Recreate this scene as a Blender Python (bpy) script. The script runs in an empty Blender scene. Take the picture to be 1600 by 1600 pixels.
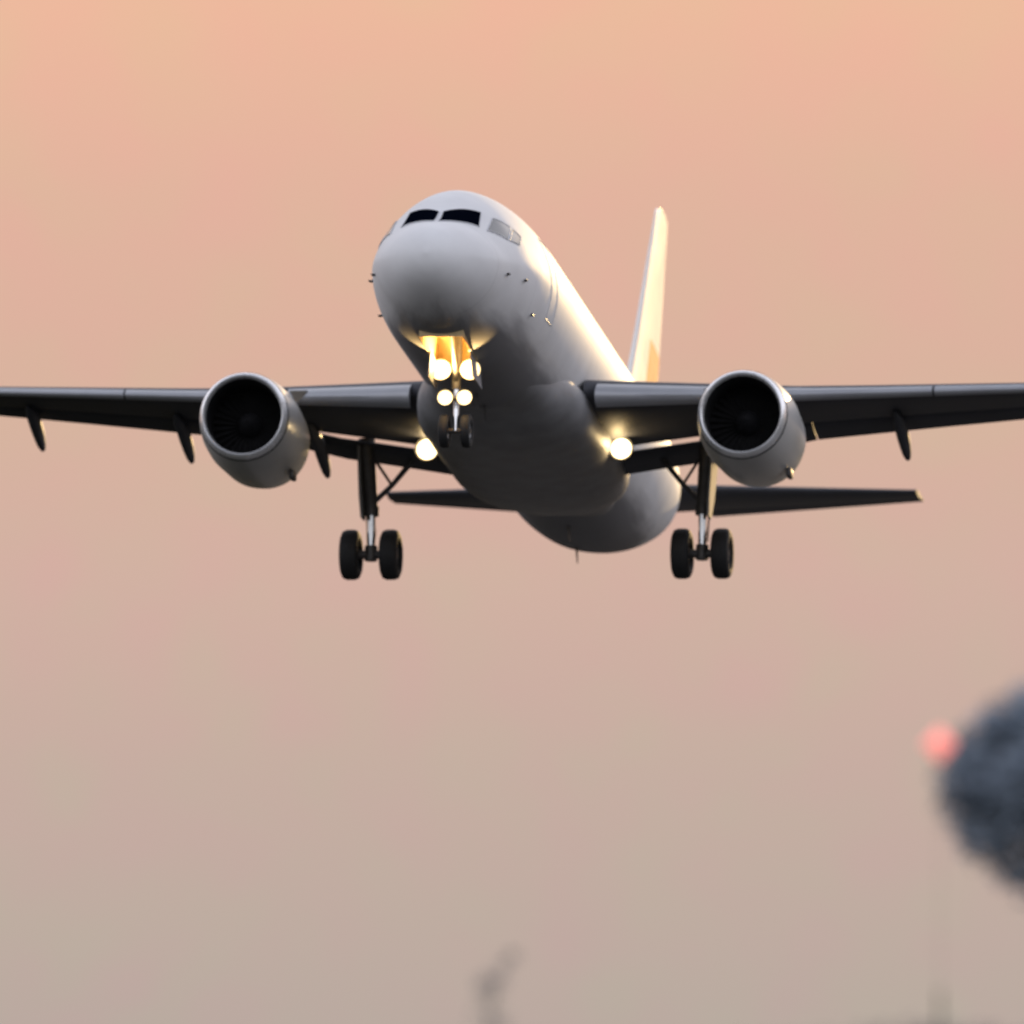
import bpy, bmesh, math, random
from mathutils import Vector, Matrix
from math import sin, cos, pi, radians, sqrt

S = bpy.context.scene
COL = S.collection
random.seed(4)

# ------------------------------------------------------------------ camera
D = 500.0                       # metres from camera to the airliner's main gear
PXM = 67.6                      # photo pixels (of 1600) per metre there
CAM = Vector((0, 0, 1.8))
ELEV = 840 / PXM / D            # camera looks up by this angle, horizon just below the frame
cam_d = bpy.data.cameras.new("camera")
cam = bpy.data.objects.new("camera", cam_d)
COL.objects.link(cam)
cam.location = CAM
cam.rotation_euler = (pi / 2 + ELEV, 0, 0)
cam_d.sensor_width = 36
cam_d.lens = 36 * D / (1600 / PXM)
cam_d.clip_start = 1
cam_d.clip_end = 90000
cam_d.dof.use_dof = True
cam_d.dof.focus_distance = D - 42
cam_d.dof.aperture_fstop = cam_d.lens / 1000 / 0.85
S.camera = cam


def at(px, py, dist):
    """world point seen at photo pixel (px, py) at a given distance"""
    k = dist / D / PXM
    v = Vector(((px - 800) * k, -(py - 800) * k, -dist))
    return CAM + Matrix.Rotation(pi / 2 + ELEV, 3, 'X') @ v


# ------------------------------------------------------------------ world, sun
SUN_AZ = radians(15.0)          # right of the viewing direction, behind the airliner
SUN_EL = radians(6.5)
W = bpy.data.worlds.new("World")
S.world = W
W.use_nodes = True
nt = W.node_tree
nt.nodes.clear()
N = nt.nodes.new
L = nt.links.new
out = N('ShaderNodeOutputWorld')
sky = N('ShaderNodeTexSky')
sky.sky_type = 'NISHITA'
sky.sun_disc = False
sky.sun_elevation = SUN_EL
sky.sun_rotation = SUN_AZ
sky.air_density = 1.0
sky.dust_density = 1.5
bg_sky = N('ShaderNodeBackground')
bg_sky.inputs['Strength'].default_value = 0.13
L(sky.outputs[0], bg_sky.inputs['Color'])
tc = N('ShaderNodeTexCoord')
sep = N('ShaderNodeSeparateXYZ')
L(tc.outputs['Generated'], sep.inputs[0])


def lin(c):
    return [((v / 255) / 12.92 if v / 255 <= .04045 else ((v / 255 + .055) / 1.055) ** 2.4) for v in c]


# thick evening haze along the horizon: its colour by elevation
ramp = N('ShaderNodeValToRGB')
mr = N('ShaderNodeMapRange')
mr.inputs['From Min'].default_value = 0.0
mr.inputs['From Max'].default_value = 0.0600
L(sep.outputs['Z'], mr.inputs['Value'])
L(mr.outputs[0], ramp.inputs[0])
stops = [(1640, (184, 171, 162)), (1500, (189, 172, 163)), (1200, (198, 175, 164)), (900, (210, 178, 165)),
         (600, (217, 180, 161)), (300, (226, 181, 161)), (0, (237, 187, 160)), (-500, (232, 190, 165))]
els = ramp.color_ramp.elements
while len(els) > 1:
    els.remove(els[-1])
for i, (y, c) in enumerate(stops):
    p = ((1640 - y) / PXM / D) / 0.0600
    e = els[0] if i == 0 else els.new(p)
    e.position = p
    e.color = lin(c) + [1]
# faint uneven patches in the haze
nz = N('ShaderNodeTexNoise')
nz.inputs['Scale'].default_value = 260
nz.inputs['Detail'].default_value = 7
nz.inputs['Roughness'].default_value = .72
L(tc.outputs['Generated'], nz.inputs['Vector'])
tint = N('ShaderNodeMixRGB')
tint.blend_type = 'MULTIPLY'
tint.inputs[0].default_value = 1
tr = N('ShaderNodeValToRGB')
tr.color_ramp.elements[0].position = .3
tr.color_ramp.elements[0].color = (1.04, .94, .98, 1)
tr.color_ramp.elements[1].position = .7
tr.color_ramp.elements[1].color = (.965, 1.035, .96, 1)
L(nz.outputs['Fac'], tr.inputs[0])
L(ramp.outputs[0], tint.inputs[1])
L(tr.outputs[0], tint.inputs[2])
bg_hz = N('ShaderNodeBackground')
L(tint.outputs[0], bg_hz.inputs['Color'])
fac = N('ShaderNodeMapRange')
fac.interpolation_type = 'SMOOTHSTEP'
fac.inputs['From Min'].default_value = 0.05
fac.inputs['From Max'].default_value = 0.30
fac.inputs['To Min'].default_value = 1
fac.inputs['To Max'].default_value = 0
L(sep.outputs['Z'], fac.inputs['Value'])
mix = N('ShaderNodeMixShader')
# the warm haze lies on the sunset side; the far side of the sky is a pale lavender veil, dim near the ground
az = N('ShaderNodeMapRange')
az.interpolation_type = 'SMOOTHSTEP'
az.inputs['From Min'].default_value = -0.1
az.inputs['From Max'].default_value = 0.75
L(sep.outputs['Y'], az.inputs['Value'])
fa = N('ShaderNodeMath')
fa.operation = 'MULTIPLY'
L(fac.outputs[0], fa.inputs[0])
L(az.outputs[0], fa.inputs[1])
veil = N('ShaderNodeValToRGB')
ve = veil.color_ramp.elements
ve[0].position = 0.0
ve[0].color = (.03, .03, .038, 1)
ve[1].position = 0.9
ve[1].color = (.30, .32, .40, 1)
for p_, c_ in ((.09, (.20, .20, .23, 1)), (.32, (2.15, 2.10, 2.30, 1)), (.6, (1.45, 1.47, 1.65, 1))):
    e_ = ve.new(p_)
    e_.color = c_
L(sep.outputs['Z'], veil.inputs[0])
bg_veil = N('ShaderNodeBackground')
L(veil.outputs[0], bg_veil.inputs['Color'])
mix0 = N('ShaderNodeMixShader')
mix0.inputs[0].default_value = 0.7
L(bg_sky.outputs[0], mix0.inputs[1])
L(bg_veil.outputs[0], mix0.inputs[2])
L(fa.outputs[0], mix.inputs[0])
L(mix0.outputs[0], mix.inputs[1])
L(bg_hz.outputs[0], mix.inputs[2])
L(mix.outputs[0], out.inputs['Surface'])

sun_d = bpy.data.lights.new("sun", 'SUN')
sun_d.energy = 3.0
sun_d.angle = radians(0.6)
sun_d.color = (1.0, .68, .31)
sun = bpy.data.objects.new("sun", sun_d)
COL.objects.link(sun)
sun.rotation_euler = (pi / 2 - SUN_EL, 0, pi - SUN_AZ)   # fixed below by direction
_d = Vector((sin(SUN_AZ) * cos(SUN_EL), cos(SUN_AZ) * cos(SUN_EL), sin(SUN_EL)))
sun.rotation_euler = _d.to_track_quat('Z', 'Y').to_euler()

S.view_settings.view_transform = 'Standard'
S.view_settings.look = 'None'
S.view_settings.exposure = 0
S.view_settings.gamma = 1
S.render.engine = 'CYCLES'
S.cycles.max_bounces = 6
S.cycles.use_denoising = True


# ------------------------------------------------------------------ materials
def mat(name, color, rough=.5, metal=0.0, coat=0.0, var=.12, scale=1.5, lines=0.0, bump=0.0, spec=.5):
    m = bpy.data.materials.new(name)
    m.use_nodes = True
    t = m.node_tree
    b = t.nodes['Principled BSDF']
    b.inputs['Roughness'].default_value = rough
    b.inputs['Metallic'].default_value = metal
    b.inputs['Coat Weight'].default_value = coat
    b.inputs['Coat Roughness'].default_value = .2
    b.inputs['Specular IOR Level'].default_value = spec
    co = t.nodes.new('ShaderNodeTexCoord')
    n = t.nodes.new('ShaderNodeTexNoise')
    n.inputs['Scale'].default_value = scale
    n.inputs['Detail'].default_value = 6
    t.links.new(co.outputs['Object'], n.inputs['Vector'])
    r = t.nodes.new('ShaderNodeValToRGB')
    r.color_ramp.elements[0].position = .3
    r.color_ramp.elements[1].position = .7
    r.color_ramp.elements[0].color = [c * (1 - var) for c in color] + [1]
    r.color_ramp.elements[1].color = [min(1, c * (1 + var)) for c in color] + [1]
    t.links.new(n.outputs['Fac'], r.inputs[0])
    last = r.outputs[0]
    if lines:
        # skin panel joints: thin darker rings every couple of metres
        sx = t.nodes.new('ShaderNodeSeparateXYZ')
        t.links.new(co.outputs['Object'], sx.inputs[0])
        mo = t.nodes.new('ShaderNodeMath')
        mo.operation = 'PINGPONG'
        mo.inputs[1].default_value = lines / 2
        t.links.new(sx.outputs['Y'], mo.inputs[0])
        lt = t.nodes.new('ShaderNodeMapRange')
        lt.inputs['From Min'].default_value = .008
        lt.inputs['From Max'].default_value = .03
        lt.inputs['To Min'].default_value = .90
        lt.inputs['To Max'].default_value = 1
        t.links.new(mo.outputs[0], lt.inputs['Value'])
        mx = t.nodes.new('ShaderNodeMixRGB')
        mx.blend_type = 'MULTIPLY'
        mx.inputs[0].default_value = 1
        t.links.new(last, mx.inputs[1])
        t.links.new(lt.outputs[0], mx.inputs[2])
        last = mx.outputs[0]
    t.links.new(last, b.inputs['Base Color'])
    rr = t.nodes.new('ShaderNodeMapRange')
    rr.inputs['To Min'].default_value = max(0, rough - .08)
    rr.inputs['To Max'].default_value = rough + .08
    t.links.new(n.outputs['Fac'], rr.inputs['Value'])
    t.links.new(rr.outputs[0], b.inputs['Roughness'])
    if bump:
        bp = t.nodes.new('ShaderNodeBump')
        bp.inputs['Strength'].default_value = bump
        bp.inputs['Distance'].default_value = .1
        t.links.new(n.outputs['Fac'], bp.inputs['Height'])
        t.links.new(bp.outputs[0], b.inputs['Normal'])
    return m


def emit(name, color, strength):
    m = bpy.data.materials.new(name)
    m.use_nodes = True
    b = m.node_tree.nodes['Principled BSDF']
    b.inputs['Base Color'].default_value = list(color) + [1]
    b.inputs['Emission Color'].default_value = list(color) + [1]
    b.inputs['Emission Strength'].default_value = strength
    return m


M = dict(
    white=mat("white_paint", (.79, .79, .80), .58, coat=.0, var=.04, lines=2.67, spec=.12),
    fin=mat("fin_paint", (.80, .79, .77), .32, coat=.5, var=.03),
    orange=mat("orange_paint", (.75, .22, .04), .65, var=.05, spec=.15),
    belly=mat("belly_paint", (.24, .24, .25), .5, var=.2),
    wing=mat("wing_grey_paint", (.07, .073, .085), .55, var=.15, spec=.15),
    slat=mat("slat_grey_metal", (.38, .39, .42), .42, metal=.3, var=.06),
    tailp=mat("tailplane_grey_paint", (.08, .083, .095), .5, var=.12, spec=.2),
    nacelle=mat("nacelle_paint", (.52, .52, .515), .35, coat=.3, var=.05),
    lip=mat("polished_lip_metal", (.88, .88, .89), .28, metal=.6, var=.04),
    dark=mat("dark_liner", (.012, .012, .014), .6, var=.2),
    fan=mat("fan_titanium", (.006, .006, .007), .7, metal=.0, var=.1),
    gear=mat("gear_steel", (.075, .07, .068), .45, metal=.2, var=.2, scale=6),
    chrome=mat("oleo_chrome", (.75, .75, .75), .15, metal=1, var=.04),
    tyre=mat("tyre_rubber", (.011, .011, .012), .75, var=.2, scale=8),
    rim=mat("wheel_rim", (.35, .35, .36), .4, metal=.6, var=.1),
    glass=mat("cockpit_glass", (.002, .003, .007), .3, var=.1, spec=0.0),
    sideglass=mat("cockpit_side_glass", (.05, .055, .06), .15, var=.2, spec=.5),
    seal=mat("window_seal", (.55, .56, .60), .5, var=.05),
    bay=mat("gear_bay_primer", (.62, .46, .24), .6, var=.15, scale=4),
    lamp=emit("lamp_lens", (1, .76, .38), 2.6),
    lampw=emit("landing_lamp_lens", (1, .82, .47), 4),
    red=emit("red_obstruction_lens", (1, .30, .25), .86),
)


# the underside's shade is put into the white skin's colour, with a noisy edge
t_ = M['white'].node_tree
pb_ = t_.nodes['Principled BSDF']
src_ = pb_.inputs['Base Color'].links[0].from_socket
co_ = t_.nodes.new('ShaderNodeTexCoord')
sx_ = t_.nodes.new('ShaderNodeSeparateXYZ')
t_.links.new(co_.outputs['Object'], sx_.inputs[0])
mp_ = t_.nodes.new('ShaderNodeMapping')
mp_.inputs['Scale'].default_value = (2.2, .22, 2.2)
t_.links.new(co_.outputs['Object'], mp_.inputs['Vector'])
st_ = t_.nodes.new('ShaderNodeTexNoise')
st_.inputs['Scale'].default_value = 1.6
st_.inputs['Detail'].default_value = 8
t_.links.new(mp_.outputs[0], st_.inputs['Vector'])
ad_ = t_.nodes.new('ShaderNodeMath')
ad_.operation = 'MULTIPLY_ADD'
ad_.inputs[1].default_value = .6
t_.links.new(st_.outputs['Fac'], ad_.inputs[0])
ny_ = t_.nodes.new('ShaderNodeMapRange')           # the painted shade starts lower on the radome
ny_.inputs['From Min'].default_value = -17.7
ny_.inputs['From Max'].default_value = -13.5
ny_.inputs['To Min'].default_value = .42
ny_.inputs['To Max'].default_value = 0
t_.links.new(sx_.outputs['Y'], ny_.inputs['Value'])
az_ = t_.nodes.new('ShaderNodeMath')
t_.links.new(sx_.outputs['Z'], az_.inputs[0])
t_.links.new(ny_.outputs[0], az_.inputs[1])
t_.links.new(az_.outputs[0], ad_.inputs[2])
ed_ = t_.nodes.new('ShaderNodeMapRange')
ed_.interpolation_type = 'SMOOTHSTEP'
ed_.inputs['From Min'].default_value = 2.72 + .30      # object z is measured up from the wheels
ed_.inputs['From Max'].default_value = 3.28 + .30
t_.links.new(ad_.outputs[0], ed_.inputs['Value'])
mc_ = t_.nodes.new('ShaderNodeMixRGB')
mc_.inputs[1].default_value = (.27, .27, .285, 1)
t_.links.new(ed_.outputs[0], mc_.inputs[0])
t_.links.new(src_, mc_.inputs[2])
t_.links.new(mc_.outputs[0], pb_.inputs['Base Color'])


# ------------------------------------------------------------------ mesh helpers
class MB:
    def __init__(s, off=(0, 0, 0)):
        s.v, s.f, s.m, s.mats, s.off = [], [], [], [], Vector(off)

    def mi(s, m):
        if m not in s.mats:
            s.mats.append(m)
        return s.mats.index(m)

    def add(s, verts, faces, m):
        k = len(s.v)
        i = s.mi(m)
        s.v += [Vector(p) - s.off for p in verts]
        for f in faces:
            s.f.append([a + k for a in f])
            s.m.append(i)

    def loft(s, rings, m, cap=(True, True), closed=True):
        n = len(rings[0])
        V = [p for r in rings for p in r]
        F = []
        for i in range(len(rings) - 1):
            for j in range(n if closed else n - 1):
                a, b = i * n + j, i * n + (j + 1) % n
                F.append([a, b, b + n, a + n])
        if closed and cap[0]:
            F.append(list(range(n))[::-1])
        if closed and cap[1]:
            F.append([(len(rings) - 1) * n + j for j in range(n)])
        s.add(V, F, m)

    def tube(s, pts, rad, m, n=14):
        pts = [Vector(p) for p in pts]
        if not isinstance(rad, (list, tuple)):
            rad = [rad] * len(pts)
        rings = []
        for i, p in enumerate(pts):
            d = (pts[min(i + 1, len(pts) - 1)] - pts[max(i - 1, 0)]).normalized()
            a = d.orthogonal().normalized() if i == 0 else (rings_a - d * rings_a.dot(d)).normalized()
            rings_a = a
            b = d.cross(a)
            rings.append([p + (a * cos(2 * pi * k / n) + b * sin(2 * pi * k / n)) * rad[i] for k in range(n)])
        s.loft(rings, m)

    def lathe(s, prof, c, axis, m, n=56, cap=(False, False)):
        """prof: (distance along axis, radius); axis 'X','Y' or 'Z' through c"""
        c = Vector(c)
        rings = []
        for a, r in prof:
            ring = []
            for k in range(n):
                t = 2 * pi * k / n
                u, w = r * cos(t), r * sin(t)
                ring.append(c + Vector({'X': (a, u, w), 'Y': (w, a, u), 'Z': (u, w, a)}[axis]))
            rings.append(ring)
        s.loft(rings, m, cap)

    def box(s, c, size, m, rot=None, bev=.0):
        c = Vector(c)
        x, y, z = [v / 2 for v in size]
        bm = bmesh.new()
        bmesh.ops.create_cube(bm, size=1)
        for v in bm.verts:
            v.co = Vector((v.co.x * 2 * x, v.co.y * 2 * y, v.co.z * 2 * z))
        if bev:
            bmesh.ops.bevel(bm, geom=bm.edges[:], offset=bev, segments=2, affect='EDGES', profile=.5)
        bm.verts.index_update()
        R = rot or Matrix.Identity(3)
        s.add([c + R @ v.co for v in bm.verts], [[v.index for v in f.verts] for f in bm.faces], m)
        bm.free()

    def build(s, name, parent=None, smooth=35):
        me = bpy.data.meshes.new(name)
        me.from_pydata([tuple(v) for v in s.v], [], s.f)
        for m in s.mats:
            me.materials.append(m)
        me.polygons.foreach_set('material_index', s.m)
        bm = bmesh.new()
        bm.from_mesh(me)
        bmesh.ops.recalc_face_normals(bm, faces=bm.faces[:])
        bm.to_mesh(me)
        bm.free()
        me.validate()
        if smooth:
            me.shade_smooth()
            me.set_sharp_from_angle(angle=radians(smooth))
        o = bpy.data.objects.new(name, me)
        COL.objects.link(o)
        if parent:
            o.parent = parent
        return o


def tag(o, label=None, cat=None, group=None, kind=None):
    for k, v in (('label', label), ('category', cat), ('group', group), ('kind', kind)):
        if v:
            o[k] = v
    return o


def interp(tab, x):
    """monotone cubic through (x, v) table"""
    n = len(tab)
    if x <= tab[0][0]:
        return tab[0][1]
    if x >= tab[-1][0]:
        return tab[-1][1]
    dl = [(tab[i + 1][1] - tab[i][1]) / (tab[i + 1][0] - tab[i][0]) for i in range(n - 1)]
    m = [dl[0]] + [0 if dl[i - 1] * dl[i] <= 0 else 2 * dl[i - 1] * dl[i] / (dl[i - 1] + dl[i]) for i in range(1, n - 1)] + [dl[-1]]
    for i in range(n - 1):
        if x <= tab[i + 1][0]:
            h = tab[i + 1][0] - tab[i][0]
            t = (x - tab[i][0]) / h
            return ((1 + 2 * t) * (1 - t) ** 2 * tab[i][1] + t * (1 - t) ** 2 * h * m[i]
                    + t * t * (3 - 2 * t) * tab[i + 1][1] + t * t * (t - 1) * h * m[i + 1])


# ------------------------------------------------------------------ ground
g = MB()
R_G = 60000
rings = [[(r * cos(2 * pi * k / 96), r * sin(2 * pi * k / 96), 0) for k in range(96)] for r in (R_G, 6000, 600, 60)]
m_ground = mat("airfield_grass", (.015, .016, .011), .95, var=.35, scale=.02, spec=.1)
g.loft(rings, m_ground, cap=(False, True))
tag(g.build("ground", smooth=0), kind='structure')
g = MB()
g.add([(-22, 120, .004), (22, 120, .004), (150, 3200, .004), (106, 3200, .004)], [[0, 1, 2, 3]],
      mat("runway_asphalt", (.05, .05, .052), .9, var=.2, scale=.1))
tag(g.build("runway", smooth=0), kind='structure')

# ------------------------------------------------------------------ the airliner
# body coordinates: x to the picture's right (its own left side), y from nose to tail, z up, fuselage axis z = 0
PSI, PITCH = radians(8.5), radians(10.5)
GEAR_Y, GEAR_Z, GEAR_X = 17.71, -3.75, 3.87
OFF = Vector((0, GEAR_Y, GEAR_Z - .585))
plane = bpy.data.objects.new("airliner", None)
COL.objects.link(plane)
plane.empty_display_size = 2
tag(plane, "white twin-engine passenger jet climbing with nose up, gear down and lights lit", "airplane")
Rm = Matrix.Rotation(-PSI, 3, 'Z') @ Matrix.Rotation(-PITCH, 3, 'X')
gear_mid = at(838, 866, D)
plane.rotation_euler = Rm.to_euler()
plane.location = gear_mid - Rm @ Vector((0, 0, .585))


def B():
    return MB(OFF)


WID = [(0, .02), (.06, .27), (.2, .50), (.5, .80), (1, 1.12), (1.6, 1.37), (2.2, 1.50), (3, 1.68), (4, 1.83), (5, 1.92), (6, 1.965), (7, 1.975),
       (24, 1.975), (26, 1.93), (28, 1.79), (31, 1.40), (34, .86), (36.5, .38), (37.5, .18)]
TOP = [(0, -.53), (.06, -.31), (.2, -.12), (.5, .10), (1, .33), (1.6, .56), (2.1, .85), (2.6, 1.16), (3.1, 1.45), (3.7, 1.68), (4.5, 1.88),
       (5.5, 2.01), (6.8, 2.07), (28, 2.07), (31, 2.02), (34, 1.84), (36.5, 1.48), (37.5, 1.30)]
BOT = [(0, -.57), (.06, -.79), (.2, -1.00), (.5, -1.24), (1, -1.48), (1.6, -1.67), (2.2, -1.80), (3, -1.93), (4, -2.02), (5, -2.06), (6, -2.07),
       (24, -2.07), (26, -1.92), (28, -1.58), (31, -.85), (34, .02), (36.5, .70), (37.5, .95)]
ZC = [(0, -.55), (.5, -.52), (1.5, -.40), (3, -.18), (5, -.04), (6.5, 0), (25, 0), (28, .1), (31, .5), (34, .9), (37.5, 1.12)]


def sec(y):
    return interp(WID, y), interp(TOP, y), interp(BOT, y), interp(ZC, y)


def crown(y):
    """the cab roof is narrower than an ellipse"""
    return interp([(0, .02), (1.2, .11), (2.2, .20), (4, .17), (6, .06), (8.5, 0)], y)


def surf(y, a):
    """fuselage skin point at station y, angle a from the top, positive to picture right"""
    w, t, b, c = sec(y)
    ca = cos(a)
    return Vector((w * sin(a) * (1 - crown(y) * max(0, ca)), y, c + (t - c) * ca if ca > 0 else c + (c - b) * ca))


def surf_n(y, a):
    e = 1e-3
    du = surf(y + e, a) - surf(max(y - e, 0), a)
    dv = surf(y, a + e) - surf(y, a - e)
    n = dv.cross(du).normalized()
    w, t, b, c = sec(y)
    if n.dot(surf(y, a) - Vector((0, y + .5, c))) < 0:
        n = -n
    return n


def front_pt(x, z):
    """(y, a) of the skin seen from the front at lateral x, height z"""
    lo, hi = .01, 7.5
    for _ in range(50):
        y = (lo + hi) / 2
        w, t, b, c = sec(y)
        h = (t - c) if z > c else (c - b)
        ca = max(-1, min(1, (z - c) / h))
        if abs(z - c) > h or abs(x) > w * sqrt(1 - ca * ca) * (1 - crown(y) * max(0, ca)):
            lo = y
        else:
            hi = y
    w, t, b, c = sec(hi)
    h = (t - c) if z > c else (c - b)
    return hi, math.copysign(math.acos(max(-1, min(1, (z - c) / h))), x)


def side_pt(y, z, sg):
    w, t, b, c = sec(y)
    h = (t - c) if z > c else (c - b)
    return y, sg * math.acos(max(-1, min(1, (z - c) / h)))


ys = [0, .015, .03, .06, .1, .15, .2, .28, .36, .45] + [.55 + .1 * i for i in range(60)] + [6.6 + .5 * i for i in range(36)] + [24.6 + .35 * i for i in range(36)] + [37.2, 37.5]
NS = 120
BAY = (2.55, 5.30, .47)
fb = B()
V, F = [], []
for y in ys:
    V += [surf(y, 2 * pi * (k + .5) / NS) for k in range(NS)]
for i in range(len(ys) - 1):
    for k in range(NS):
        a, b = i * NS + k, i * NS + (k + 1) % NS
        c = (V[a] + V[b] + V[a + NS] + V[b + NS]) / 4
        if BAY[0] < c.y < BAY[1] and abs(c.x) < BAY[2] and c.z < -1.2:
            continue
        F.append([a, b, b + NS, a + NS])
F.append(list(range(NS))[::-1])
F.append([(len(ys) - 1) * NS + k for k in range(NS)])
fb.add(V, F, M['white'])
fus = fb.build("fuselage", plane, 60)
tag(fus, "white tube fuselage, pale above and shaded grey below")


def patch(name, corners, m, parent, off=.012, n=10, seal=None):
    """window pane lying on the skin: corners are four (y, a) pairs"""
    b = B()
    if seal:
        cy = sum(c[0] for c in corners) / 4
        ca = sum(c[1] for c in corners) / 4
    g_ = []
    for i in range(n + 1):
        row = []
        for j in range(n + 1):
            u, v = i / n, j / n
            y = (corners[0][0] * (1 - u) + corners[1][0] * u) * (1 - v) + (corners[3][0] * (1 - u) + corners[2][0] * u) * v
            a = (corners[0][1] * (1 - u) + corners[1][1] * u) * (1 - v) + (corners[3][1] * (1 - u) + corners[2][1] * u) * v
            row.append(surf(y, a) + surf_n(y, a) * off)
        g_.append(row)
    b.loft(g_, m, closed=False)
    o = b.build(name, parent, 60)
    e_ = g_[0] + [r[-1] for r in g_[1:]] + g_[-1][-2::-1] + [r[0] for r in g_[-2:0:-1]]
    fb_ = B()
    fb_.tube(e_ + [e_[0]], .012, M['seal'], 6)
    fb_.build("pane_frame", parent, 60)
    return o


def grow(c, k):
    cy = sum(p[0] for p in c) / 4
    ca = sum(p[1] for p in c) / 4
    return [(cy + (p[0] - cy) * k, ca + (p[1] - ca) * k) for p in c]


for sg in (1, -1):
    fr = [front_pt(sg * .05, .45), front_pt(sg * .88, .46), front_pt(sg * .80, .95), front_pt(sg * .045, .84)]
    patch("windshield_pane", fr, M['glass'], fus, .014)
    y0, y1 = fr[1][0] + .10, fr[2][0] + .10
    gap = 0 if sg > 0 else .25
    fr = [(p[0] + gap, p[1]) for p in fr]
    s1 = [side_pt(fr[1][0] + .16, .41, sg), side_pt(fr[1][0] + .80, .34, sg), side_pt(fr[2][0] + .75, .78, sg), side_pt(fr[2][0] + .17, .86, sg)]
    patch("side_window_pane", s1, M['sideglass'], fus, .014)
    s2 = [side_pt(fr[1][0] + .88, .34, sg), side_pt(fr[1][0] + 1.45, .36, sg), side_pt(fr[2][0] + 1.15, .64, sg), side_pt(fr[2][0] + .83, .76, sg)]
    patch("side_window_pane", s2, M['sideglass'], fus, .014)

# passenger door outline, probes and ports on the forward fuselage
for sg in (1, -1):
    d = B()
    y0, y1, z0, z1 = 6.0, 6.82, -.75, 1.10
    loop = [(y0, z0), (y0, z1), (y1, z1), (y1, z0), (y0, z0)]
    pts = []
    for (ya, za), (yb, zb) in zip(loop, loop[1:]):
        for t in range(8):
            y, a = side_pt(ya + (yb - ya) * t / 8, za + (zb - za) * t / 8, sg)
            pts.append(surf(y, a) + surf_n(y, a) * .003)
    d.tube(pts + [pts[0]], .012, M['seal'], 6)
    d.build("passenger_door_frame", fus)
    for (y, z) in ((2.3, -.55), (3.4, -.45), (4.7, -.95)):
        y, a = side_pt(y, z, sg)
        p, n = surf(y, a), surf_n(y, a)
        b = B()
        b.tube([p - n * .02, p + n * .05, p + n * .07 + Vector((0, -.03, 0)), p + n * .07 + Vector((0, -.14, 0))], [.035, .03, .022, .012], M['gear'], 8)
        b.build("probe", fus)

# nose gear bay, opened in the belly skin
b = B()
y0, y1, hw = BAY[0] - .02, BAY[1] + .02, BAY[2] + .03
zt, zb = -1.15, -1.93
for q in ([(-hw, y0, zb), (-hw, y1, zb - .1), (-hw, y1, zt), (-hw, y0, zt)], [(hw, y0, zb), (hw, y1, zb - .1), (hw, y1, zt), (hw, y0, zt)],
          [(-hw, y0, zt), (hw, y0, zt), (hw, y1, zt), (-hw, y1, zt)], [(-hw, y0, zb), (hw, y0, zb), (hw, y0, zt), (-hw, y0, zt)],
          [(-hw, y1, zb - .1), (hw, y1, zb - .1), (hw, y1, zt), (-hw, y1, zt)]):
    b.add(q, [[0, 1, 2, 3]], M['bay'])
for k in range(5):
    y = y0 + .3 + k * .48
    b.box((0, y, zt - .04), (2 * hw - .02, .06, .09), M['gear'])
for x in (-.22, .02, .26):
    b.tube([(x, y0 + .02, zt - .13), (x, y1 - .05, zt - .13)], .03, M['gear'], 8)
b.box((.05, y0 + .5, zt - .25), (.35, .35, .3), M['gear'], bev=.03)
b.build("nose_gear_bay", plane, 30)

# belly fairing
FT = [(8.6, 0), (9.8, .25), (11.2, .8), (12.6, .98), (14.4, 1), (17.5, 1), (19.2, .85), (20.6, .45), (21.6, .12), (22.4, 0)]
b = B()
rings = []
for i in range(60):
    y = 8.6 + 13.8 * i / 59
    k = interp(FT, y)
    w = 1.2 + .83 * k
    zb = -1.98 - .52 * k
    zt = -.7
    ring = []
    for j in range(40):
        t = 2 * pi * j / 40
        c_, s_ = cos(t), sin(t)
        ex = 2 / 2.5
        x = w * math.copysign(abs(s_) ** ex, s_)
        z = (zt + zb) / 2 + (zt - zb) / 2 * math.copysign(abs(c_) ** ex, c_)
        ring.append((x, y, z))
    rings.append(ring)
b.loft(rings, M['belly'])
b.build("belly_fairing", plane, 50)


# ---- lifting surfaces
def foil(n=18, tc=.12, camber=.02, u0=0., u1=1.):
    """closed loop (u, z): upper side from tail to nose, lower side back"""
    us = [u0 + (u1 - u0) * (1 - cos(pi * i / n)) / 2 for i in range(n + 1)]

    def th(u):
        return 5 * tc * (.2969 * sqrt(max(u, 0)) - .126 * u - .3516 * u * u + .2843 * u ** 3 - .1036 * u ** 4)

    def cm(u):
        return camber * (1 - (2 * u - 1) ** 2)
    up = [(u, cm(u) + th(u)) for u in us[::-1]]
    lo = [(u, cm(u) - th(u)) for u in us[1:]]
    if u1 < .99:                       # cove ahead of a flap: lower skin closes up to the upper one
        z1 = up[0][1]
        lo = [(u, z if u < u1 - .07 else z + (z1 - .008 - z) * ((u - (u1 - .07)) / .07) ** 1.6) for u, z in lo]
    return up + lo


def span_loft(mb, stations, prof_fn, m):
    """stations: (x, yLE, z, chord, twist); prof_fn(i) -> loop of (u, z)"""
    rings = []
    for i, (x, y, z, c, tw) in enumerate(stations):
        ring = []
        for u, h in prof_fn(i):
            dy, dz = u * c, h * c
            ring.append((x, y + dy * cos(tw) + dz * sin(tw), z - dy * sin(tw) + dz * cos(tw)))
        rings.append(ring)
    mb.loft(rings, m)


WING = [(1.5, 11.70, -1.14, 6.75, 4.0), (6.4, 14.25, -.66, 4.05, 1.8), (17.0, 19.66, .70, 1.55, -1.0)]


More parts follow.
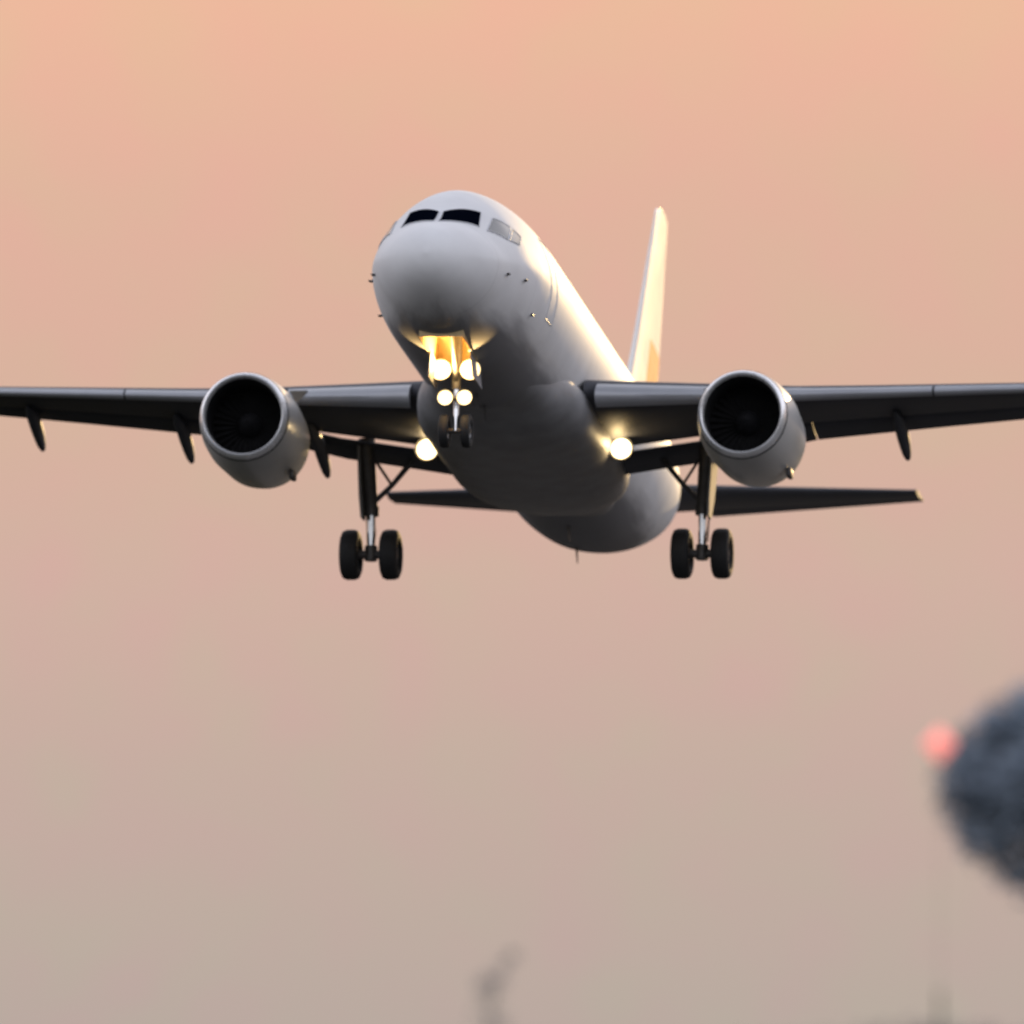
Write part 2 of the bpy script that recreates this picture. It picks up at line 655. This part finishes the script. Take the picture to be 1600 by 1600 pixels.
def wing_at(x):
    x = abs(x)
    k = 0 if x < WING[1][0] else 1
    a, b_ = WING[k], WING[k + 1]
    t = (x - a[0]) / (b_[0] - a[0])
    r = [a[i] + (b_[i] - a[i]) * t for i in range(5)]
    return r[1], r[2], r[3], radians(r[4])


def wing_pt(x, u, dz=0.0, sg=1):
    y, z, c, tw = wing_at(x)
    return Vector((sg * x, y + u * c * cos(tw) + dz * sin(tw), z - u * c * sin(tw) + dz * cos(tw)))


def stn(xs, sg):
    return [(sg * x,) + wing_at(x) for x in xs]


def tcx(x):
    return .145 - .035 * min(1, x / 8)


def lin_(a, b, n):
    return [a + (b - a) * i / (n - 1) for i in range(n)]


SUBDARK = M['wing']
for sg in (1, -1):
    wb = B()
    xs = lin_(1.86, 6.4, 6) + lin_(6.8, 13.7, 7)
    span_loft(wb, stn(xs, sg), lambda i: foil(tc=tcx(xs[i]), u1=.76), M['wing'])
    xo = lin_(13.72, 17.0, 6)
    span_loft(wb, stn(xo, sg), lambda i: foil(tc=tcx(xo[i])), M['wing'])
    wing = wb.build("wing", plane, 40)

    # slats, run out forward and down; inner one up to the pylon, outer ones beyond
    for a, b_ in ((2.15, 5.25), (6.15, 9.4), (9.45, 12.9), (12.95, 16.3)):
        sb = B()
        sx = lin_(a, b_, 6)
        st = []
        for x in sx:
            y, z, c, tw = wing_at(x)
            st.append((sg * x, y - .05 * c, z - .014 * c, c, tw - radians(0)))

        def slat_prof(i):
            t = tcx(sx[i])
            f = foil(n=20, tc=t, u1=1)
            up = [p for p in f[:21] if p[0] < .20]
            lo = [p for p in f[21:] if p[0] < .055]
            inner = []
            for p in reversed(up[:-2]):
                inner.append((p[0] + .012, p[1] - .012 - .02 * (1 - p[0] / .2)))
            return up + lo + inner
        rings = []
        for i, (x, y, z, c, tw) in enumerate(st):
            pr = slat_prof(i)
            an = radians(-7)          # nose down
            ring = []
            for u, h in pr:
                u2 = (u - .15) * cos(an) - h * sin(an) * -1 + .15
                h2 = (u - .15) * -sin(an) + h * cos(an)
                u2 = .15 + (u - .15) * cos(an) + h * sin(an)
                ring.append((x, y + u2 * c * cos(tw) + h2 * c * sin(tw), z - u2 * c * sin(tw) + h2 * c * cos(tw)))
            rings.append(ring)
        k = min(len(r) for r in rings)
        if all(len(r) == k for r in rings):
            sb.loft(rings, M['slat'])
        sb.build("slat", wing, 40)

    # flaps, lowered for take-off
    FANG = radians(9)
    for a, b_ in ((1.85, 6.40), (6.43, 13.65)):
        fl = B()
        fx = lin_(a, b_, 6)
        rings = []
        for x in fx:
            y, z, c, tw = wing_at(x)
            if x < 6.4:
                cf = 1.17
            else:
                cf = .29 * c
            q_ = 0 if x < 4.6 else min(1, (x - 4.6) / 1.75)
            o = wing_pt(x, .768 - .033 * q_, (-.020 + .030 * q_) * c, sg)
            ring = []
            for u, h in foil(n=14, tc=.14, camber=.02):
                an = tw + FANG
                ring.append((sg * x, o.y + u * cf * cos(an) + h * cf * sin(an), o.z - u * cf * sin(an) + h * cf * cos(an)))
            rings.append(ring)
        fl.loft(rings, M['wing'])
        fl.build("flap", wing, 40)

    # flap track fairings
    for x in (5.05, 8.4, 12.15):
        y, z, c, tw = wing_at(x)
        f_ = B()
        p0 = wing_pt(x, .42, -.05 * c, sg)
        p1 = wing_pt(x, .72, -.055 * c, sg)
        path = [p0, p0.lerp(p1, .35), p1, p1 + Vector((0, .40, -.10)), p1 + Vector((0, .85, -.24)), p1 + Vector((0, 1.18, -.37)), p1 + Vector((0, 1.42, -.47))]
        hh = [.03, .14, .21, .23, .20, .15, .09]
        ww = [.03, .11, .14, .14, .13, .11, .07]
        rings = []
        for p, h, w in zip(path, hh, ww):
            rings.append([(p.x + w * sin(2 * pi * k / 16), p.y, p.z - h * .35 + h * cos(2 * pi * k / 16)) for k in range(16)])
        f_.loft(rings, M['wing'])
        f_.build("flap_track_fairing", wing, 50)

    # wingtip fence
    w_ = B()
    o = wing_pt(17.0, 0, 0, sg)
    pts = [(o.y + .1, o.z), (o.y + .9, o.z + .75), (o.y + 1.5, o.z + .8), (o.y + 1.75, o.z), (o.y + 1.45, o.z - .75), (o.y + .85, o.z - .65)]
    w_.loft([[(o.x + sg * q, y, z) for y, z in pts] for q in (-.04, .06)], M['fin'])
    w_.build("wingtip_fence", wing, 30)

    # landing lamp let down below the wing root
    y, z = 15.4, -1.76
    l_ = B()
    x = sg * 2.26
    l_.lathe([(.26, .03), (.22, .14), (.05, .20), (-.03, .215), (-.03, .19)], (x, y, z), 'Y', M['gear'], 24)
    l_.tube([(x, y + .12, z + .05), (x, y + .35, z + .75)], .06, M['gear'], 10)
    l_.lathe([(-.06, .001), (-.06, .14), (-.02, .235)], (x, y, z), 'Y', M['lampw'], 24)
    l_.lathe([(-.02, .235), (-.07, .27), (-.06, .285), (.0, .22)], (x, y, z), 'Y', M['gear'], 24)
    l_.build("landing_lamp", wing, 40)
    ld = bpy.data.lights.new("landing_light", 'POINT')
    ld.energy = 26
    ld.color = (1, .72, .36)
    ld.shadow_soft_size = .15
    lo_ = bpy.data.objects.new("landing_light", ld)
    COL.objects.link(lo_)
    lo_.parent = plane
    lo_.location = Vector((x, y - .3, z)) - OFF

# ---- engines
for sg in (1, -1):
    c = Vector((sg * 5.75 - .04, 10.55, -1.97))
    n_ = B()
    n_.lathe([(.20, 1.03), (.5, 1.08), (1.0, 1.13), (1.7, 1.155), (2.4, 1.12), (3.0, 1.09), (3.5, .99), (3.55, .95), (3.2, .90), (2.6, .9)], c, 'Y', M['nacelle'])
    eng = n_.build("engine", plane, 40)
    tag(eng, "round engine nacelle with a bright metal intake lip under the wing")
    lp = B()
    lp.lathe([(.185, 1.025), (.10, 1.0), (.03, .965), (0, .93), (.015, .905), (.06, .885), (.14, .87)], c, 'Y', M['lip'])
    lp.build("intake_lip", eng, 60)
    gp = B()
    gp.lathe([(.165, 1.01), (.18, 1.029), (.225, 1.041), (.24, 1.03)], c, 'Y', M['dark'])
    gp.build("cowl_joint", eng, 40)
    du = B()
    du.lathe([(.14, .87), (.4, .85), (.9, .86), (1.3, .87), (1.3, .30)], c, 'Y', M['dark'])
    du.build("intake_duct", eng, 40)
    fn = B()
    for k in range(30):
        t = 2 * pi * k / 30
        R = Matrix.Rotation(t, 3, 'Y')
        q = [Vector((-.02, 1.12, .28)), Vector((.03, 1.24, .28)), Vector((.10, 1.22, .86)), Vector((-.07, 1.06, .86))]
        fn.add([c + R @ p for p in q], [[0, 1, 2, 3]], M['fan'])
    fn.lathe([(.62, .01), (.72, .09), (.9, .19), (1.1, .28), (1.25, .30)], c, 'Y', M['dark'], 32)
    fn.build("fan", eng, 40)
    co_ = B()
    co_.lathe([(2.6, .72), (3.4, .70), (4.2, .58), (4.8, .44), (4.8, .40), (4.5, .34), (4.9, .26), (5.3, .02)], c, 'Y', M['gear'], 40)
    co_.build("exhaust_core", eng, 40)
    py = B()
    rings = []
    for t in lin_(0, 1, 10):
        y = 12.0 + 4.6 * t
        ty, tz, tcx_, tw = wing_at(5.75)
        top = interp([(12.0, -.80), (13.0, -.62), (14.0, -.72), (14.6, -.95), (16.6, -1.0)], y)
        bot = interp([(12.0, -.86), (13.5, -.95), (15.0, -1.35), (16.6, -1.15)], y)
        w = interp([(12.0, .05), (12.8, .19), (15, .2), (16.6, .03)], y)
        rings.append([(c.x - w, y, bot), (c.x + w, y, bot), (c.x + w, y, (top + bot) / 2), (c.x + w * .6, y, top), (c.x - w * .6, y, top), (c.x - w, y, (top + bot) / 2)])
    py.loft(rings, M['nacelle'])
    py.build("pylon", eng, 50)
    sk = B()
    a_ = radians(50)
    pr = [(1.0, 1.19), (1.9, 1.50), (2.1, 1.50), (2.2, 1.18)]
    dx = -sg
    base = [(c.x + dx * r * sin(a_), c.y + y, c.z + r * cos(a_)) for y, r in pr]
    sk.loft([[(p[0] + k * .012, p[1], p[2] + k * .012 * dx) for p in base] for k in (-1, 1)], M['nacelle'])
    sk.build("strake", eng, 30)
    dm = B()
    dm.box((c.x + .82, c.y + 2.35, c.z - .92), (.12, .45, .2), M['gear'], bev=.03)
    dm.build("drain_mast", eng, 30)

# ---- tail
tf = B()
FIN_LE = [(1.5, 29.3), (2.2, 30.2), (8.55, 35.5)]
FIN_TE = [(1.5, 35.8), (8.55, 37.4)]


def fin_prof(z, u0, u1, n=14, k=1.0):
    le = interp(FIN_LE, z)
    te = FIN_TE[0][1] + (FIN_TE[1][1] - FIN_TE[0][1]) * (z - 1.5) / 7.05
    c = te - le
    return [(h * c * k, le + u * c, z) for u, h in foil(n=n, tc=.10, camber=0, u0=u0, u1=u1)] if u0 == 0 and u1 > .99 else None


def fin_ring(z, ua, ub):
    le = interp(FIN_LE, z)
    te = FIN_TE[0][1] + (FIN_TE[1][1] - FIN_TE[0][1]) * (z - 1.5) / 7.05
    c = te - le

    def th(u):
        return 5 * .055 * (.2969 * sqrt(u) - .126 * u - .3516 * u * u + .2843 * u ** 3 - .1036 * u ** 4) * c
    us = [ua + (ub - ua) * (1 - cos(pi * i / 14)) / 2 for i in range(15)]
    return [(th(u), le + u * c, z) for u in us] + [(-th(u), le + u * c, z) for u in us[::-1]]


tf.loft([fin_ring(z, .0, .42) for z in lin_(1.5, 8.3, 12)] + [fin_ring(8.48, .10, .42), fin_ring(8.55, .25, .42)], M['fin'])
tf.loft([fin_ring(z, .42, .70) for z in lin_(5.0, 8.3, 6)] + [fin_ring(8.48, .42, .70), fin_ring(8.55, .42, .70)], M['fin'])
tf.loft([fin_ring(z, .42, .70) for z in lin_(1.5, 4.997, 6)], M['orange'])
fin = tf.build("tail_fin", plane, 50)
tag(fin, "cream sunlit tail fin")
rd = B()
rd.loft([fin_ring(z, .706, 1.0) for z in lin_(5.0, 8.5, 6)], M['fin'])
rd.loft([fin_ring(z, .706, 1.0) for z in lin_(1.9, 4.997, 6)], M['orange'])
rdo = rd.build("rudder", fin, 50)
tag(rdo, "rudder, cream above and orange below")
for sg in (1, -1):
    st = []
    for t in lin_(0, 1, 8):
        x = .6 + 5.82 * t
        st.append((sg * x, 32.4 + 3.35 * t, .95 + .60 * t, 4.0 - 2.65 * t, radians(-1.5)))
    hb = B()
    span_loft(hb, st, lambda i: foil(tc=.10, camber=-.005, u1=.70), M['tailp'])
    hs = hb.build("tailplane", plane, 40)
    eb = B()
    rings = []
    for (x, y, z, c, tw) in st[1:]:
        o = Vector((x, y + .708 * c * cos(tw), z - .708 * c * sin(tw)))
        rings.append([(x, o.y + u * .30 * c, o.z + .016 * c + h * .30 * c - u * .02 * c) for u, h in foil(n=10, tc=.16, camber=0)])
    eb.loft(rings, M['tailp'])
    eb.build("elevator", hs, 40)


# ---- landing gear
def wheel(name, x, y, z, r, w, parent):
    b = B()
    hw = w / 2
    b.lathe([(-hw * .55, r * .55), (-hw * .95, r * .66), (-hw, r * .80), (-hw * .82, r * .94), (-hw * .4, r), (hw * .4, r), (hw * .82, r * .94), (hw, r * .80), (hw * .95, r * .66), (hw * .55, r * .55)], (x, y, z), 'X', M['tyre'], 48)
    b.lathe([(-hw * .56, r * .56), (-hw * .4, r * .5), (-hw * .3, r * .2), (-hw * .5, .01)], (x, y, z), 'X', M['rim'], 32)
    b.lathe([(hw * .56, r * .56), (hw * .4, r * .5), (hw * .3, r * .2), (hw * .5, .01)], (x, y, z), 'X', M['rim'], 32)
    return b.build(name, parent, 40)


for sg in (1, -1):
    x = sg * GEAR_X
    s_ = B()
    top = Vector((x - sg * -.12, 17.35, -1.35))
    mid = Vector((x, 17.62, -2.75))
    ax = Vector((x, GEAR_Y, GEAR_Z))
    s_.tube([top + Vector((0, 0, .25)), top, top.lerp(mid, .5), mid], [.20, .20, .18, .15], M['gear'])
    s_.tube([mid, ax], .095, M['chrome'])
    s_.tube([mid + Vector((0, 0, .12)), mid + Vector((0, 0, -.1))], .175, M['gear'])
    s_.tube([ax + Vector((-.62, 0, 0)), ax + Vector((.62, 0, 0))], .10, M['gear'])
    s_.tube([ax + Vector((0, 0, .2)), ax + Vector((0, 0, -.14))], .15, M['gear'])
    # torque links behind the oleo
    s_.tube([mid + Vector((0, .1, 0)), mid + Vector((0, .45, -.42)), ax + Vector((0, .1, .12))], [.06, .05, .06], M['gear'], 8)
    s_.tube([top + Vector((sg * .12, .1, -.3)), mid + Vector((sg * .14, .12, .1)), ax + Vector((sg * .1, .12, .3))], .022, M['gear'], 6)
    leg = s_.build("main_landing_gear", plane, 40)
    for dx in (-.465, .465):
        wheel("wheel", x + dx, GEAR_Y, GEAR_Z, .585, .43, leg)
    st_ = B()
    hinge = Vector((x - sg * .95, 17.55, -1.55))
    st_.tube([hinge + Vector((0, 0, .2)), hinge, hinge.lerp(mid, .5) + Vector((0, 0, .02)), mid + Vector((-sg * .08, 0, .25))], [.07, .07, .06, .065], M['gear'], 10)
    st_.tube([hinge.lerp(mid, .5), Vector((x - sg * .1, 17.45, -1.6))], .035, M['gear'], 8)
    st_.build("side_stay", leg, 40)
    dr = B()
    zs = [(-1.30, .40, .62), (-1.9, .40, .55), (-2.5, .36, .42), (-2.95, .20, .22)]
    ring1 = [(x + sg * (.24 - .03 * i), 17.45 - a, z) for i, (z, a, b2) in enumerate(zs)] + [(x + sg * (.24 - .03 * i), 17.45 + b2, z) for i, (z, a, b2) in reversed(list(enumerate(zs)))]
    dr.loft([ring1, [(p[0] + sg * .05, p[1], p[2]) for p in ring1]], M['belly'])
    dr.build("gear_door", leg, 30)

NY, NZ = 5.07, -3.55
s_ = B()
s_.tube([(0, NY - .1, -1.25), (0, NY - .05, -2.6)], [.12, .11], M['gear'])
s_.tube([(0, NY - .05, -2.6), (0, NY, NZ)], .065, M['chrome'])
s_.tube([(-.34, NY, NZ), (.34, NY, NZ)], .06, M['gear'])
s_.tube([(0, NY - .05, -2.45), (0, NY + .3, -2.9), (0, NY + .06, -3.3)], [.045, .04, .045], M['gear'], 8)
s_.tube([(0, NY - .05, -2.5), (0, NY - 1.1, -1.5)], .05, M['gear'], 10)
s_.box((0, NY - .16, -2.20), (.84, .08, .10), M['gear'], bev=.02)
s_.box((0, NY - .14, -2.84), (.60, .07, .08), M['gear'], bev=.02)
ng = s_.build("nose_landing_gear", plane, 40)
for dx in (-.25, .25):
    wheel("wheel", dx, NY, NZ, .385, .22, ng)
for (x, z, r) in ((-.34, -2.20, .20), (.34, -2.20, .20), (-.22, -2.84, .15), (.22, -2.84, .15)):
    l_ = B()
    l_.lathe([(.16, .02), (.12, r * .7), (0, r), (-.04, r * 1.06), (-.04, r * .96)], (x, NY - .24, z), 'Y', M['gear'], 24)
    l_.lathe([(-.07, .001), (-.07, r * .6), (-.04, r * 1.12)], (x, NY - .24, z), 'Y', M['lamp'], 24)
    l_.lathe([(-.04, r * 1.12), (-.07, r * 1.22), (-.06, r * 1.26), (-.02, r)], (x, NY - .24, z), 'Y', M['gear'], 24)
    l_.build("gear_lamp", ng, 40)
ld = bpy.data.lights.new("gear_light", 'SPOT')     # spill of the gear lamps up into the bay
ld.energy = 1100
ld.color = (1, .64, .24)
ld.shadow_soft_size = .12
ld.spot_size = radians(125)
ld.spot_blend = .6
lo_ = bpy.data.objects.new("gear_light", ld)
COL.objects.link(lo_)
lo_.parent = plane
lo_.location = Vector((0, NY - .75, -2.62)) - OFF
lo_.rotation_euler = Vector((0, .12, -1)).to_track_quat('Z', 'Y').to_euler()
ld = bpy.data.lights.new("gear_lamp_light", 'POINT')
ld.energy = 45
ld.color = (1, .68, .28)
ld.shadow_soft_size = .1
lo_ = bpy.data.objects.new("gear_lamp_light", ld)
COL.objects.link(lo_)
lo_.parent = plane
lo_.location = Vector((0, NY - .55, -2.2)) - OFF
for sg in (1, -1):
    d = B()
    za, zb_ = -1.97, -2.50
    ring = [(sg * .44, 3.95, za), (sg * .44, 5.4, za - .06), (sg * .50, 5.35, zb_ - .04), (sg * .50, 4.1, zb_)]
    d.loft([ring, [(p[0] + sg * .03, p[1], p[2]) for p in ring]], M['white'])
    d.build("nose_gear_door", ng, 30)

# belly antennas and drain masts
for (y, x) in ((9.2, 0), (22.6, 0), (25.6, -.25), (8.0, .0)):
    w, t, bt, c_ = sec(y)
    b = B()
    r0 = [(x + s * .03, y + q, bt + .06) for s, q in ((-1, .0), (0, -.22), (1, 0), (0, .25))]
    r1 = [(x + s * .01, y + q, bt - .30) for s, q in ((-1, .22), (0, .12), (1, .22), (0, .36))]
    b.loft([r0, r1], M['gear'])
    b.build("antenna", plane, 30)

# ------------------------------------------------------------------ far faint things along the bottom edge
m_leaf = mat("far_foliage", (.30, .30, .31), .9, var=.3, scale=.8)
m_bark = mat("far_bark", (.16, .15, .14), .9, var=.2)


def leaf_cloud(mb, pts, n, size, m):
    for _ in range(n):
        c, r = random.choice(pts)
        while True:
            p = Vector([random.uniform(-1, 1) for _ in range(3)])
            if p.length < 1:
                break
        p = Vector(c) + p * r
        q = Matrix.Rotation(random.uniform(0, 2 * pi), 3, 'Z') @ Matrix.Rotation(random.uniform(0, pi), 3, 'X')
        s = size * random.uniform(.6, 1.4)
        mb.add([p + q @ Vector(v) * s for v in ((-.5, 0, 0), (0, -.28, .05), (.6, 0, 0), (0, .28, .05))], [[0, 1, 2, 3]], m)


TD = 1500.0
k = PXM * D / TD                       # photo pixels per metre there
m_crown = mat("haze_tinted_foliage", (.30, .36, .43), .85, var=.4, scale=.5, spec=.15)  # blue-grey lift of the hazy air is put into the leaf colour
c0 = at(1682, 1215, TD)
bigtree = bpy.data.objects.new("broadleaf_tree", None)
COL.objects.link(bigtree)
bigtree.location = (c0.x, c0.y, 0)
tag(bigtree, "dark blue-grey blurred tree crown cut off by the right edge of the picture", "tree")
zl = c0.z
b = MB()
b.tube([(0, 0, -.3), (.1, 0, 3), (-.1, .2, 8), (.2, 0, zl - 5), (0, 0, zl + 2)], [.75, .55, .5, .42, .2], m_bark, 12)
for q in range(9):
    t = 2 * pi * q / 9 + .3
    r_, z_ = random.uniform(4, 7), zl + random.uniform(-4, 3)
    b.tube([(0, 0, zl - 6 + q * .5), (r_ * .5 * cos(t), r_ * .5 * sin(t), (z_ + zl - 5) / 2), (r_ * cos(t), r_ * sin(t), z_)], [.26, .16, .05], m_bark, 8)
b.build("trunk", bigtree, 40)
clumps = []
for _ in range(900):
    while True:
        u = Vector([random.uniform(-1, 1) for _ in range(3)])
        if .45 < u.length < 1:
            break
    rx = 203 / k if u.z < 0 else (208 - 45 * u.z) / k
    p = Vector((u.x * rx, u.y * rx, zl + u.z * (188 if u.z < 0 else 122) / k))
    clumps.append((p, random.uniform(.7, 2.0)))
for _ in range(70):
    t, v = random.uniform(0, 2 * pi), random.uniform(-.6, 1)
    rr_ = sqrt(1 - v * v) * .97
    clumps.append((Vector((rr_ * 205 / k * cos(t), rr_ * 205 / k * sin(t), zl + v * (190 if v < 0 else 148) / k)), 1.2))
b = MB()
leaf_cloud(b, clumps, 30000, .66, m_crown)
b.build("crown", bigtree, 0)

lp_ = at(1468, 1163, TD - 12)
obl = bpy.data.objects.new("obstruction_light", None)
COL.objects.link(obl)
obl.location = (lp_.x, lp_.y, 0)
tag(obl, "red obstruction light on a thin grey mast beside the dark tree crown", "light")
b = MB()
zp_ = at(1464, 1548, TD - 12).z        # stout lower post, thin upper pole
b.lathe([(0, .35), (.3, .3), (.35, .17), (zp_, .13), (zp_ + .1, .016), (lp_.z - 1.0, .014), (lp_.z - .95, .01)], (0, 0, 0), 'Z', M['gear'], 12)
b.build("mast", obl, 40)
b = MB()
z_ = lp_.z
b.lathe([(z_ - 1.25, .05), (z_ - .7, .5), (z_, 1.2), (z_ + .6, .6), (z_ + 1.2, .02)], (0, 0, 0), 'Z', M['red'], 20)
b.build("lamp", obl, 40)

LD = 1500.0
base = at(762, 1640, LD)
tree = bpy.data.objects.new("leaning_tree", None)
COL.objects.link(tree)
tree.location = (base.x, base.y, 0)
tag(tree, "slim grey tree leaning right, faint and blurred at the bottom edge", "tree")
def tp(px, py):
    p = at(px, py, LD)
    return Vector((p.x - base.x, 0, p.z))
b = MB()
b.tube([(0, 0, 0), tp(766, 1590), tp(772, 1540), tp(788, 1508), tp(810, 1484)], [.09, .07, .05, .03, .02], m_bark, 8)
b.build("trunk", tree, 40)
b = MB()
leaf_cloud(b, [(tp(766, 1605), 1.1), (tp(765, 1575), 1.1), (tp(764, 1550), 1.0), (tp(770, 1530), 1.0), (tp(758, 1535), .8), (tp(784, 1515), .7), (tp(800, 1496), .45), (tp(750, 1590), 1.0), (tp(780, 1600), 1.0), (tp(775, 1545), .9)], 360, .32, m_leaf)
b.build("crown", tree, 0)

b = MB()
pts = []
for i in range(60):
    px = random.uniform(1150, 1680)
    p = at(px, 1640, 2500 + random.uniform(-80, 80))
    hgt = 2.6 + 1.6 * math.exp(-((px - 1430) / 130) ** 2) + random.uniform(-.8, .6)
    for q in range(3):
        pts.append(((p.x, p.y, hgt * (q + .5) / 3), hgt / 3.2))
leaf_cloud(b, pts, 3600, .8, m_leaf)
tag(b.build("treeline", smooth=0), "low hazy line of bushes along the bottom right horizon", "bushes", kind='stuff')

if __name__ == "__main__" and False:
    pass
